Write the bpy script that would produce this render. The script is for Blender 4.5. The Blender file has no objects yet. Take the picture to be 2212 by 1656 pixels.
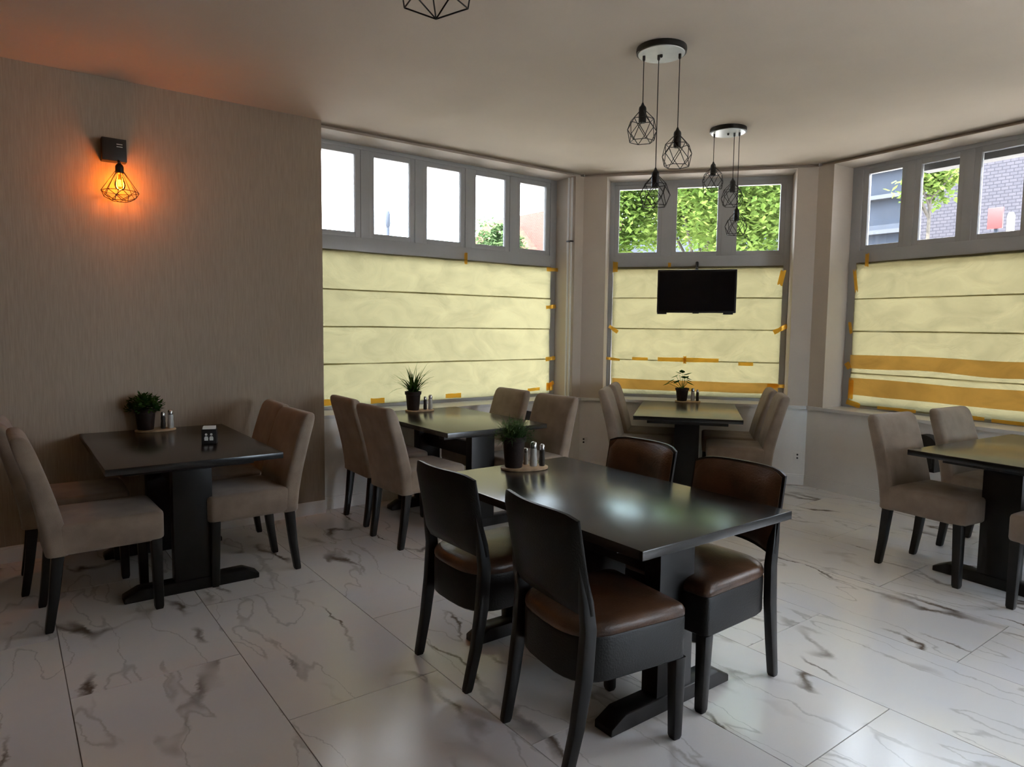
import bpy, bmesh, math, random
from mathutils import Vector, Matrix, noise
from math import sin, cos, pi, radians, atan2, hypot, sqrt
scn = bpy.context.scene
COL = scn.collection
PI = pi

# ------------------------------------------------------------------ camera
CAM_H = 1.47
yaw = atan2(1106, 1475); pitch = -math.atan(122/1475.0); roll = 0.012
fw = Vector((sin(yaw)*cos(pitch), cos(yaw)*cos(pitch), sin(pitch)))
r0 = Vector((cos(yaw), -sin(yaw), 0)); u0 = r0.cross(fw)
rv = cos(roll)*r0 + sin(roll)*u0; uv = cos(roll)*u0 - sin(roll)*r0
cd = bpy.data.cameras.new('camera'); cam = bpy.data.objects.new('camera', cd); COL.objects.link(cam)
cd.sensor_width = 36; cd.lens = 1475/2212*36; cd.clip_start = 0.05; cd.clip_end = 500
cam.matrix_world = Matrix(((rv.x, uv.x, -fw.x, 0), (rv.y, uv.y, -fw.y, 0), (rv.z, uv.z, -fw.z, CAM_H), (0, 0, 0, 1)))
scn.camera = cam

# ------------------------------------------------------------------ world, exposure
w = bpy.data.worlds.new('sky'); scn.world = w; w.use_nodes = True
nt = w.node_tree; nt.nodes.clear()
bg = nt.nodes.new('ShaderNodeBackground'); wo = nt.nodes.new('ShaderNodeOutputWorld')
tc = nt.nodes.new('ShaderNodeTexCoord'); ns = nt.nodes.new('ShaderNodeTexNoise'); ns.inputs['Scale'].default_value = 2.2
rp = nt.nodes.new('ShaderNodeValToRGB'); nt.links.new(tc.outputs['Generated'], ns.inputs['Vector'])
rp.color_ramp.elements[0].position = .42; rp.color_ramp.elements[0].color = (.62, .82, .98, 1)
rp.color_ramp.elements[1].position = .58; rp.color_ramp.elements[1].color = (.88, .92, 1, 1)
nt.links.new(ns.outputs['Fac'], rp.inputs['Fac']); nt.links.new(rp.outputs['Color'], bg.inputs['Color'])
SKY = 14.0
bg.inputs['Strength'].default_value = SKY
nt.links.new(bg.outputs[0], wo.inputs[0])
vs = scn.view_settings
vs.view_transform = 'Standard'; vs.look = 'None'; vs.gamma = 1; vs.use_curve_mapping = False
vs.exposure = 0.42
sl = bpy.data.lights.new('sun', 'SUN'); sl.energy = 34; sl.angle = .01; sl.color = (1, .95, .86)
so = bpy.data.objects.new('sun', sl); COL.objects.link(so); so.rotation_euler = Vector((.38, .0, -.92)).to_track_quat('-Z', 'Y').to_euler()
scn.cycles.max_bounces = 12; scn.cycles.diffuse_bounces = 6; scn.cycles.transparent_max_bounces = 12

# ------------------------------------------------------------------ materials
def mat(name, col, rough=.5, metal=0, spec=.5, noise_amt=0, noise_scale=20, bump=0, bump_scale=60, emit=None, estr=0, vec='Object', sheen=0):
    m = bpy.data.materials.new(name); m.use_nodes = True; t = m.node_tree; b = t.nodes['Principled BSDF']
    b.inputs['Base Color'].default_value = (*col, 1); b.inputs['Roughness'].default_value = rough
    b.inputs['Metallic'].default_value = metal; b.inputs['Specular IOR Level'].default_value = spec
    if sheen: b.inputs['Sheen Weight'].default_value = sheen
    if emit: b.inputs['Emission Color'].default_value = (*emit, 1); b.inputs['Emission Strength'].default_value = estr
    tcn = t.nodes.new('ShaderNodeTexCoord')
    if noise_amt:
        n = t.nodes.new('ShaderNodeTexNoise'); n.inputs['Scale'].default_value = noise_scale; n.inputs['Detail'].default_value = 5
        r = t.nodes.new('ShaderNodeValToRGB')
        r.color_ramp.elements[0].position = .3; r.color_ramp.elements[0].color = (*[c*(1-noise_amt) for c in col], 1)
        r.color_ramp.elements[1].position = .7; r.color_ramp.elements[1].color = (*[min(1, c*(1+noise_amt)) for c in col], 1)
        t.links.new(tcn.outputs[vec], n.inputs['Vector']); t.links.new(n.outputs['Fac'], r.inputs['Fac']); t.links.new(r.outputs['Color'], b.inputs['Base Color'])
    if bump:
        n = t.nodes.new('ShaderNodeTexNoise'); n.inputs['Scale'].default_value = bump_scale; n.inputs['Detail'].default_value = 4
        bp = t.nodes.new('ShaderNodeBump'); bp.inputs['Strength'].default_value = bump; bp.inputs['Distance'].default_value = .004
        t.links.new(tcn.outputs[vec], n.inputs['Vector']); t.links.new(n.outputs['Fac'], bp.inputs['Height']); t.links.new(bp.outputs[0], b.inputs['Normal'])
    return m

def wallpaper_mat(name, col):
    m = mat(name, col, .85, spec=.2); t = m.node_tree; b = t.nodes['Principled BSDF']
    tcn = t.nodes.new('ShaderNodeTexCoord'); mp = t.nodes.new('ShaderNodeMapping'); mp.inputs['Scale'].default_value = (60, 60, 2.5)
    n = t.nodes.new('ShaderNodeTexNoise'); n.inputs['Scale'].default_value = 3; n.inputs['Detail'].default_value = 6
    r = t.nodes.new('ShaderNodeValToRGB'); r.color_ramp.elements[0].position = .3; r.color_ramp.elements[1].position = .7
    r.color_ramp.elements[0].color = (*[c*.88 for c in col], 1); r.color_ramp.elements[1].color = (*[c*1.08 for c in col], 1)
    bp = t.nodes.new('ShaderNodeBump'); bp.inputs['Strength'].default_value = .25; bp.inputs['Distance'].default_value = .003
    t.links.new(tcn.outputs['Object'], mp.inputs[0]); t.links.new(mp.outputs[0], n.inputs['Vector']); t.links.new(n.outputs['Fac'], r.inputs[0])
    t.links.new(r.outputs[0], b.inputs['Base Color']); t.links.new(n.outputs['Fac'], bp.inputs['Height']); t.links.new(bp.outputs[0], b.inputs['Normal'])
    return m

def tile_mat():
    m = bpy.data.materials.new('marble_tile'); m.use_nodes = True; t = m.node_tree; N = t.nodes; L = t.links; b = N['Principled BSDF']
    b.inputs['Roughness'].default_value = .2; b.inputs['Specular IOR Level'].default_value = .7
    tcn = N.new('ShaderNodeTexCoord'); oi = N.new('ShaderNodeObjectInfo')
    add = N.new('ShaderNodeVectorMath'); add.operation = 'ADD'
    sc = N.new('ShaderNodeVectorMath'); sc.operation = 'SCALE'; sc.inputs[3].default_value = 37
    cmb = N.new('ShaderNodeCombineXYZ'); L.new(oi.outputs['Random'], cmb.inputs[0]); L.new(oi.outputs['Random'], cmb.inputs[1])
    L.new(cmb.outputs[0], sc.inputs[0]); L.new(tcn.outputs['Object'], add.inputs[0]); L.new(sc.outputs[0], add.inputs[1])
    # warp
    wn = N.new('ShaderNodeTexNoise'); wn.inputs['Scale'].default_value = 1.9; wn.inputs['Detail'].default_value = 6; wn.inputs['Roughness'].default_value = .62
    L.new(add.outputs[0], wn.inputs['Vector'])
    def vein(scale, rot, dist, width, stretch):
        mp = N.new('ShaderNodeMapping'); mp.inputs['Rotation'].default_value = (0, 0, rot); mp.inputs['Scale'].default_value = (scale, scale*stretch, scale)
        mx = N.new('ShaderNodeVectorMath'); mx.operation = 'MULTIPLY_ADD'; mx.inputs[1].default_value = (dist, dist, 0)
        L.new(wn.outputs['Color'], mx.inputs[0]); L.new(add.outputs[0], mx.inputs[2]); L.new(mx.outputs[0], mp.inputs[0])
        n = N.new('ShaderNodeTexNoise'); n.inputs['Scale'].default_value = 1; n.inputs['Detail'].default_value = 2.5
        L.new(mp.outputs[0], n.inputs['Vector'])
        s = N.new('ShaderNodeMath'); s.operation = 'SUBTRACT'; s.inputs[1].default_value = .5; L.new(n.outputs['Fac'], s.inputs[0])
        a = N.new('ShaderNodeMath'); a.operation = 'ABSOLUTE'; L.new(s.outputs[0], a.inputs[0])
        r = N.new('ShaderNodeMapRange'); r.inputs[1].default_value = 0; r.inputs[2].default_value = width; r.inputs[3].default_value = 1; r.inputs[4].default_value = 0
        r.interpolation_type = 'SMOOTHSTEP'
        L.new(a.outputs[0], r.inputs[0]); return r
    v1 = vein(2.1, .5, .30, .020, .26); v2 = vein(3.2, .7, .22, .009, .2)
    # mask
    mk = N.new('ShaderNodeTexNoise'); mk.inputs['Scale'].default_value = 2.3; mk.inputs['Detail'].default_value = 2; L.new(add.outputs[0], mk.inputs['Vector'])
    mr = N.new('ShaderNodeMapRange'); mr.inputs[1].default_value = .46; mr.inputs[2].default_value = .62; L.new(mk.outputs['Fac'], mr.inputs[0])
    m1 = N.new('ShaderNodeMath'); m1.operation = 'MULTIPLY'; L.new(v1.outputs[0], m1.inputs[0]); L.new(mr.outputs[0], m1.inputs[1])
    m2 = N.new('ShaderNodeMath'); m2.operation = 'MULTIPLY'; m2.inputs[1].default_value = .45; L.new(v2.outputs[0], m2.inputs[0])
    base = N.new('ShaderNodeTexNoise'); base.inputs['Scale'].default_value = 1.7; base.inputs['Detail'].default_value = 3; L.new(add.outputs[0], base.inputs['Vector'])
    br = N.new('ShaderNodeValToRGB'); e = br.color_ramp.elements
    e[0].position = .35; e[0].color = (.76, .77, .81, 1); e[1].position = .62; e[1].color = (.84, .82, .79, 1)
    L.new(base.outputs['Fac'], br.inputs[0])
    c1 = N.new('ShaderNodeMix'); c1.data_type = 'RGBA'; c1.inputs['B'].default_value = (.15, .12, .095, 1); L.new(br.outputs[0], c1.inputs['A']); L.new(m1.outputs[0], c1.inputs['Factor'])
    c2 = N.new('ShaderNodeMix'); c2.data_type = 'RGBA'; c2.inputs['B'].default_value = (.34, .33, .32, 1); L.new(c1.outputs['Result'], c2.inputs['A']); L.new(m2.outputs[0], c2.inputs['Factor'])
    L.new(c2.outputs['Result'], b.inputs['Base Color'])
    return m

def paper_mat(name, col, trans=.75, bump=.8):
    m = bpy.data.materials.new(name); m.use_nodes = True; t = m.node_tree; t.nodes.clear(); N = t.nodes; L = t.links
    o = N.new('ShaderNodeOutputMaterial'); d = N.new('ShaderNodeBsdfDiffuse'); tr = N.new('ShaderNodeBsdfTranslucent'); mx = N.new('ShaderNodeMixShader')
    mx.inputs[0].default_value = trans
    tcn = N.new('ShaderNodeTexCoord'); mp = N.new('ShaderNodeMapping'); mp.inputs['Scale'].default_value = (1, 1, 1.6)
    n = N.new('ShaderNodeTexNoise'); n.inputs['Scale'].default_value = 3.2; n.inputs['Detail'].default_value = 7; n.inputs['Distortion'].default_value = 1.2
    r = N.new('ShaderNodeValToRGB'); r.color_ramp.elements[0].position = .3; r.color_ramp.elements[1].position = .7
    r.color_ramp.elements[0].color = (*[c*.86 for c in col], 1); r.color_ramp.elements[1].color = (*[min(1, c*1.1) for c in col], 1)
    v = N.new('ShaderNodeTexVoronoi'); v.feature = 'DISTANCE_TO_EDGE'; v.inputs['Scale'].default_value = 3.5
    bp = N.new('ShaderNodeBump'); bp.inputs['Strength'].default_value = bump; bp.inputs['Distance'].default_value = .02
    L.new(tcn.outputs['Object'], mp.inputs[0]); L.new(mp.outputs[0], n.inputs['Vector']); L.new(n.outputs['Fac'], r.inputs[0])
    L.new(n.outputs['Fac'], bp.inputs['Height'])
    for s in (d, tr): L.new(r.outputs[0], s.inputs['Color']); L.new(bp.outputs[0], s.inputs['Normal'])
    L.new(d.outputs[0], mx.inputs[1]); L.new(tr.outputs[0], mx.inputs[2]); L.new(mx.outputs[0], o.inputs[0])
    return m

def glass_mat(name, tint=(1, 1, 1)):
    m = bpy.data.materials.new(name); m.use_nodes = True; t = m.node_tree; t.nodes.clear(); N = t.nodes; L = t.links
    o = N.new('ShaderNodeOutputMaterial'); tp = N.new('ShaderNodeBsdfTransparent'); g = N.new('ShaderNodeBsdfGlossy'); mx = N.new('ShaderNodeMixShader'); f = N.new('ShaderNodeFresnel')
    f.inputs['IOR'].default_value = 1.45; tp.inputs[0].default_value = (*tint, 1); g.inputs['Roughness'].default_value = .02
    L.new(f.outputs[0], mx.inputs[0]); L.new(tp.outputs[0], mx.inputs[1]); L.new(g.outputs[0], mx.inputs[2]); L.new(mx.outputs[0], o.inputs[0])
    return m

def leaf_mat(name, c1, c2, scale=1.5):
    m = bpy.data.materials.new(name); m.use_nodes = True; t = m.node_tree; t.nodes.clear(); N = t.nodes; L = t.links
    o = N.new('ShaderNodeOutputMaterial'); d = N.new('ShaderNodeBsdfDiffuse'); tr = N.new('ShaderNodeBsdfTranslucent'); mx = N.new('ShaderNodeMixShader'); mx.inputs[0].default_value = .35
    tcn = N.new('ShaderNodeTexCoord'); n = N.new('ShaderNodeTexNoise'); n.inputs['Scale'].default_value = scale; n.inputs['Detail'].default_value = 6
    r = N.new('ShaderNodeValToRGB'); r.color_ramp.elements[0].position = .35; r.color_ramp.elements[1].position = .65
    r.color_ramp.elements[0].color = (*c1, 1); r.color_ramp.elements[1].color = (*c2, 1)
    L.new(tcn.outputs['Object'], n.inputs['Vector']); L.new(n.outputs['Fac'], r.inputs[0])
    for s in (d, tr): L.new(r.outputs[0], s.inputs['Color'])
    L.new(d.outputs[0], mx.inputs[1]); L.new(tr.outputs[0], mx.inputs[2]); L.new(mx.outputs[0], o.inputs[0])
    return m

def brick_mat(name, c1, c2, mortar, sx, rot=0):
    m = mat(name, c1, .9, spec=.1); t = m.node_tree; b = t.nodes['Principled BSDF']
    tcn = t.nodes.new('ShaderNodeTexCoord'); sp = t.nodes.new('ShaderNodeSeparateXYZ'); cb = t.nodes.new('ShaderNodeCombineXYZ')
    ad = t.nodes.new('ShaderNodeMath'); ad.operation = 'ADD'
    t.links.new(tcn.outputs['Object'], sp.inputs[0]); t.links.new(sp.outputs[0], ad.inputs[0]); t.links.new(sp.outputs[1], ad.inputs[1])
    t.links.new(ad.outputs[0], cb.inputs[0]); t.links.new(sp.outputs[2], cb.inputs[1])
    k = t.nodes.new('ShaderNodeTexBrick'); k.inputs['Scale'].default_value = sx
    k.inputs['Color1'].default_value = (*c1, 1); k.inputs['Color2'].default_value = (*c2, 1); k.inputs['Mortar'].default_value = (*mortar, 1)
    k.inputs['Mortar Size'].default_value = .03
    t.links.new(cb.outputs[0], k.inputs['Vector']); t.links.new(k.outputs['Color'], b.inputs['Base Color'])
    return m

M = {}
M['wallpaper'] = wallpaper_mat('beige_wallpaper', (.40, .33, .255))
M['wall'] = mat('cream_wall_paint', (.86, .84, .81), .8, spec=.2, noise_amt=.03, noise_scale=4, bump=.15, bump_scale=120)
M['upper'] = mat('wall_paint_toned_down', (.58, .51, .44), .8, spec=.2, noise_amt=.03, noise_scale=4, bump=.15, bump_scale=120)  # wall colour darkened above the sill in place of dimmer light
M['ceiling'] = mat('ceiling_paint', (.62, .545, .465), .9, spec=.1, noise_amt=.03, noise_scale=2, bump=.1, bump_scale=90)
M['trim'] = mat('white_gloss_paint', (.70, .70, .70), .3, noise_amt=.03, noise_scale=6)
M['frame'] = mat('window_frame_paint', (.42, .43, .44), .35, noise_amt=.03, noise_scale=6)
M['grout'] = mat('grout', (.2, .19, .18), .9, noise_amt=.1)
M['tile'] = tile_mat()
M['paper'] = paper_mat('masking_paper', (.262, .228, .120), .74, 1.0)
M['paper_tape'] = paper_mat('orange_paper_band', (.70, .43, .15), .82, .3)
M['tape'] = paper_mat('orange_tape', (.90, .50, .08), .75, .3)
M['glass'] = glass_mat('window_glass')
M['fabric'] = mat('taupe_fabric', (.29, .23, .18), .95, spec=.15, noise_amt=.18, noise_scale=9, bump=.5, bump_scale=400, sheen=.3)
M['blackwood'] = mat('black_stained_wood', (.008, .0075, .0075), .38, spec=.35, noise_amt=.3, noise_scale=14)
M['tabletop'] = mat('black_table_top', (.013, .013, .013), .22, spec=.66, noise_amt=.2, noise_scale=8, bump=.04, bump_scale=30)
M['blackleather'] = mat('black_leather', (.006, .0058, .006), .42, spec=.35, noise_amt=.2, noise_scale=12, bump=.25, bump_scale=150)
M['brownleather'] = mat('worn_brown_leather', (.085, .040, .020), .36, noise_amt=.55, noise_scale=7, bump=.3, bump_scale=120)
M['blackmetal'] = mat('black_metal', (.012, .011, .010), .45, noise_amt=.1)
M['cable'] = mat('dark_cord', (.02, .015, .012), .7, noise_amt=.1)
M['canopy'] = mat('lamp_canopy', (.74, .78, .78), .2, metal=0, noise_amt=.05)
M['wood'] = mat('pale_wood', (.45, .31, .18), .6, noise_amt=.25, noise_scale=25)
M['pot'] = mat('dark_brown_pot', (.020, .011, .008), .6, spec=.3, noise_amt=.35, noise_scale=30, bump=.4, bump_scale=90)
M['soil'] = mat('soil', (.02, .014, .01), .95, noise_amt=.4, noise_scale=60)
M['white'] = mat('white_plastic', (.72, .72, .70), .4, noise_amt=.03)
M['pepper'] = mat('ground_pepper', (.022, .016, .012), .6, noise_amt=.3, noise_scale=80)
M['saltglass'] = mat('salt_filled_glass', (.50, .50, .47), .15, noise_amt=.08, noise_scale=40)
M['steel'] = mat('steel_cap', (.62, .62, .62), .25, metal=.9, noise_amt=.05)
M['screen'] = mat('tv_screen', (.006, .006, .008), .08, noise_amt=.1, noise_scale=2)
M['tvframe'] = mat('tv_bezel', (.012, .012, .012), .3, noise_amt=.1)
M['napkin'] = mat('napkin', (.75, .74, .70), .9, noise_amt=.04)
M['herb'] = leaf_mat('herb_leaf', (.015, .05, .012), (.05, .12, .03), 12)
M['grass'] = leaf_mat('spider_leaf', (.03, .08, .02), (.09, .15, .04), 8)
M['feather'] = leaf_mat('feather_leaf', (.035, .08, .03), (.12, .18, .07), 10)
M['broad'] = leaf_mat('broad_leaf', (.02, .09, .02), (.06, .16, .03), 8)
M['tree'] = leaf_mat('tree_leaf', (.06, .11, .02), (.17, .24, .06), .9)
M['tree2'] = leaf_mat('far_tree_leaf', (.05, .09, .04), (.11, .17, .07), .6)
M['bark'] = mat('bark', (.06, .05, .04), .95, noise_amt=.3)
M['asphalt'] = mat('street_paving', (.36, .34, .32), .95, noise_amt=.15, noise_scale=3)
M['greybrick'] = brick_mat('grey_brick', (.050, .048, .058), (.043, .042, .052), (.026, .026, .033), 3.0)
M['redbrick'] = brick_mat('red_brick', (.10, .045, .036), (.09, .04, .033), (.1, .09, .08), 3)
M['bluewall'] = mat('blue_grey_cladding', (.020, .027, .042), .8, noise_amt=.12, noise_scale=2)
M['darkledge'] = mat('dark_ledge', (.03, .035, .045), .7, noise_amt=.1)
M['roof'] = mat('red_roof_tiles', (.10, .03, .02), .9, noise_amt=.25, noise_scale=5)
M['red'] = mat('red_sign_paint', (.12, .02, .02), .5, noise_amt=.05)
M['sunshade'] = mat('dark_sunshade_box', (.03, .03, .032), .5, noise_amt=.1)
M['bulb'] = glass_mat('amber_bulb_glass', (1, .62, .22))
M['filament'] = mat('bulb_filament', (1, .8, .3), .3, emit=(1, .62, .12), estr=6)

# ------------------------------------------------------------------ mesh helpers
def finish(name, bm, m, parent=None, smooth=True, ang=.7, stuff=False):
    bmesh.ops.recalc_face_normals(bm, faces=bm.faces[:])
    for f in bm.faces: f.smooth = smooth
    if smooth:
        for e in bm.edges:
            if len(e.link_faces) == 2 and e.calc_face_angle(0) > ang: e.smooth = False
    me = bpy.data.meshes.new(name); bm.to_mesh(me); bm.free(); me.materials.append(m)
    o = bpy.data.objects.new(name, me); COL.objects.link(o)
    if parent is not None: o.parent = parent
    if stuff: o['kind'] = 'stuff'
    return o
def BM(): return bmesh.new()
def box(bm, x0, x1, y0, y1, z0, z1, bev=0, T=None):
    vs_ = [bm.verts.new((x, y, z)) for x in (x0, x1) for y in (y0, y1) for z in (z0, z1)]
    F = [(0, 1, 3, 2), (4, 6, 7, 5), (0, 4, 5, 1), (2, 3, 7, 6), (0, 2, 6, 4), (1, 5, 7, 3)]
    fs = [bm.faces.new([vs_[i] for i in f]) for f in F]
    if bev:
        es = list({e for f in fs for e in f.edges})
        r = bmesh.ops.bevel(bm, geom=es, offset=bev, segments=2, affect='EDGES', profile=.6)
    if T: bmesh.ops.transform(bm, matrix=T, verts=vs_ if not bev else [v for v in r['verts']])
def tube(bm, p, q, r, n=6, r2=None):
    p = Vector(p); q = Vector(q); d = (q-p)
    if d.length < 1e-6: return
    r2 = r if r2 is None else r2
    d.normalize(); a = d.orthogonal().normalized(); b = d.cross(a)
    A = [bm.verts.new(p + r*(cos(2*PI*i/n)*a + sin(2*PI*i/n)*b)) for i in range(n)]
    B = [bm.verts.new(q + r2*(cos(2*PI*i/n)*a + sin(2*PI*i/n)*b)) for i in range(n)]
    for i in range(n): bm.faces.new((A[i], A[(i+1) % n], B[(i+1) % n], B[i]))
    bm.faces.new(A[::-1]); bm.faces.new(B)
def lathe(bm, prof, n=24, c=(0, 0, 0), cap=True):
    rings = [[bm.verts.new((c[0]+r*cos(2*PI*i/n), c[1]+r*sin(2*PI*i/n), c[2]+z)) for i in range(n)] for r, z in prof]
    for a, b in zip(rings, rings[1:]):
        for i in range(n): bm.faces.new((a[i], a[(i+1) % n], b[(i+1) % n], b[i]))
    if cap: bm.faces.new(rings[0][::-1]); bm.faces.new(rings[-1])
def rrect(hx, hy, r, n=4):
    pts = []
    for (sx, sy, a0) in ((1, 1, 0), (-1, 1, PI/2), (-1, -1, PI), (1, -1, 3*PI/2)):
        for i in range(n+1):
            a = a0 + i*PI/2/n
            pts.append((sx*(hx-r)+r*cos(a), sy*(hy-r)+r*sin(a)))
    return pts
def loft(bm, secs):
    """secs: list of list of 3D points (same count)"""
    R = [[bm.verts.new(p) for p in s] for s in secs]; n = len(R[0])
    for a, b in zip(R, R[1:]):
        for i in range(n): bm.faces.new((a[i], a[(i+1) % n], b[(i+1) % n], b[i]))
    bm.faces.new(R[0][::-1]); bm.faces.new(R[-1])
def cushion(bm, cx, cy, hx, hy, z0, z1, r=.03, e=.015, dome=0):
    S = []
    for (z, s) in ((z0, e*.6), (z0+e*.5, e*.1), (z0+e, 0), (z1-e, 0), (z1-e*.45, e*.12), (z1-e*.1, e*.5), (z1, e*1.2)):
        S.append([(cx+x, cy+y, z) for x, y in rrect(hx-s, hy-s, r)])
    if dome: 
        S.append([(cx+x, cy+y, z1+dome*.6) for x, y in rrect(hx*.75, hy*.75, r)])
        S.append([(cx+x, cy+y, z1+dome) for x, y in rrect(hx*.4, hy*.4, r)])
    loft(bm, S)
def thing(name, label, cat, loc=(0, 0, 0), rz=0, group=None):
    o = bpy.data.objects.new(name, None); COL.objects.link(o); o.location = loc; o.rotation_euler = (0, 0, rz)
    o.empty_display_size = .1
    o['label'] = label; o['category'] = cat
    if group: o['group'] = group
    return o
def tag(o, label, cat, group=None):
    o['label'] = label; o['category'] = cat
    if group: o['group'] = group
    return o
def struct(o): o['kind'] = 'structure'; return o
def sempty(name, loc, rz):
    o = bpy.data.objects.new(name, None); COL.objects.link(o); o.location = loc; o.rotation_euler = (0, 0, rz); o['kind'] = 'structure'; o.empty_display_size = .1
    return o
def dup(root, loc, rz, label, group=None):
    r = root.copy(); COL.objects.link(r); r.location = loc; r.rotation_euler = (0, 0, rz); r['label'] = label
    if group: r['group'] = group
    for ch in list(root.children):
        c = ch.copy(); COL.objects.link(c); c.parent = r
        for g in list(ch.children):
            d = g.copy(); COL.objects.link(d); d.parent = c
    return r

# ------------------------------------------------------------------ room geometry
CEIL = 3.0
A = Vector((4.74, 5.16)); B = Vector((6.09, 3.46))
th2 = atan2(B.y-A.y, B.x-A.x); th3 = radians(-95.68)
LEN2 = (B-A).length; LEN3 = 6.6
C3 = B + LEN3*Vector((cos(th3), sin(th3)))
X0, Y0 = -3.2, C3.y
ROOM = [(X0, Y0), (C3.x, C3.y), (B.x, B.y), (A.x, A.y), (X0, 5.16)]

def clip(poly, a, b):
    out = []; n = (-(b[1]-a[1]), b[0]-a[0])
    f = lambda p: (p[0]-a[0])*n[0]+(p[1]-a[1])*n[1]
    for i in range(len(poly)):
        p, q = poly[i], poly[(i+1) % len(poly)]; fp, fq = f(p), f(q)
        if fp >= 0: out.append(p)
        if (fp > 0 > fq) or (fp < 0 < fq):
            t = fp/(fp-fq); out.append((p[0]+t*(q[0]-p[0]), p[1]+t*(q[1]-p[1])))
    return out
def prism(bm, poly, z0, z1):
    lo = [bm.verts.new((x, y, z0)) for x, y in poly]; hi = [bm.verts.new((x, y, z1)) for x, y in poly]; n = len(poly)
    bm.faces.new(lo[::-1]); bm.faces.new(hi)
    for i in range(n): bm.faces.new((lo[i], lo[(i+1) % n], hi[(i+1) % n], hi[i]))

# floor : grout bed with separate marble-look tiles
bm = BM(); prism(bm, ROOM, -.12, -.004); floor = struct(finish('floor', bm, M['grout'], smooth=False))
PX, PY, G = .6415, 1.283, .002
for i in range(-6, 10):
    xa = .163+i*PX
    off = 1.79 if i % 2 == 0 else 1.152
    for j in range(-4, 4):
        ya = off + j*PY
        poly = [(xa+G, ya+G), (xa+PX-G, ya+G), (xa+PX-G, ya+PY-G), (xa+G, ya+PY-G)]
        for k in range(len(ROOM)):
            if poly: poly = clip(poly, ROOM[k], ROOM[(k+1) % len(ROOM)])
        q = []
        for p in poly:
            if not q or hypot(p[0]-q[-1][0], p[1]-q[-1][1]) > 1e-4: q.append(p)
        if len(q) > 1 and hypot(q[0][0]-q[-1][0], q[0][1]-q[-1][1]) < 1e-4: q.pop()
        if len(q) < 3: continue
        bm = BM(); prism(bm, [(x-xa, y-ya) for x, y in q], -.012, 0)
        t = finish('tile', bm, M['tile'], floor, smooth=False); t.location = (xa, ya, 0)

# ceiling
bm = BM(); prism(bm, [(X0-.3, Y0-.3), (C3.x+.3, C3.y-.3), (B.x+.55, B.y+.1), (A.x+.2, A.y+.5), (X0-.3, 5.66)], CEIL, CEIL+.12)
struct(finish('ceiling', bm, M['ceiling'], smooth=False))

SILL = .76
# generic wall in local (s along, d outward, z)
def wall(name, org, th, length, openings, m, thick=.36, s0=0, gap=.028):
    o = sempty_mesh = None
    bm = BM(); cuts = sorted(openings); s = s0
    ZT = CEIL-gap
    for (a, b, z0, z1) in cuts:
        if a > s+.001: box(bm, s, a, 0, thick, 0, SILL-.01); box(bm, s, a, 0, thick, SILL-.01, ZT)
        box(bm, a, b, 0, thick, 0, z0)
        if z1 < ZT-.001: box(bm, a, b, 0, thick, z1, ZT)
        s = b
    box(bm, s, length, 0, thick, 0, SILL-.01); box(bm, s, length, 0, thick, SILL-.01, ZT)
    if gap: box(bm, s0, length, .05, thick, ZT, CEIL)   # recessed shadow-gap strip under the ceiling
    o = finish(name, bm, m, smooth=False)
    if m is M['wall']:     # colour darkened above the sill, lightened below, to even out the light
        o.data.materials.append(M['upper'])
        for p in o.data.polygons:
            if p.center.z > SILL: p.material_index = 1
    o.location = (org[0], org[1], 0); o.rotation_euler = (0, 0, th)
    return struct(o)
HEAD = 2.965; TRB = 2.09; PB = 2.25; PT = 2.887
# wall with sconce (slightly proud of the window wall)
bm = BM(); box(bm, X0, 1.995, 5.09, 5.52, 0, CEIL); struct(finish('wall_left', bm, M['wallpaper'], smooth=False))
wall('wall_back_left', (1.995, 5.16), 0, A.x-1.995+.0, [(.0, 4.63-1.995, SILL-.03, HEAD)], M['wall'])
wall('wall_back_right', (A.x, A.y), th2, LEN2, [(.232, 1.99, SILL-.03, HEAD)], M['wall'])
wall('wall_right', (B.x, B.y), th3, LEN3, [(.157, 2.62, SILL-.03, HEAD), (2.95, 4.45, .5, HEAD)], M['wall'])
# corner fillers outside (close the wedges behind the bay corners)
bm = BM(); prism(bm, [(A.x, A.y), (A.x+.36*sin(-th2), A.y+.36*cos(th2)), (A.x, A.y+.36)], 0, CEIL); struct(finish('trim_5', bm, M['wall'], smooth=False))
bm = BM(); prism(bm, [(B.x, B.y), (B.x+.36, B.y-.036), (B.x+.36*sin(-th2), B.y+.36*cos(th2))], 0, CEIL); struct(finish('trim_6', bm, M['wall'], smooth=False))
bm = BM(); box(bm, X0-.3, 3.6, Y0-.3, Y0, 0, CEIL); box(bm, 5.1, C3.x+.4, Y0-.3, Y0, 0, CEIL); box(bm, 3.6, 5.1, Y0-.3, Y0, 2.3, CEIL); box(bm, 3.6, 5.1, Y0-.3, Y0, 0, .4); struct(finish('wall_front', bm, M['wallpaper'], smooth=False))
bm = BM(); box(bm, X0-.3, X0, Y0, 5.5, 0, CEIL); struct(finish('wall_side', bm, M['wallpaper'], smooth=False))

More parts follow.
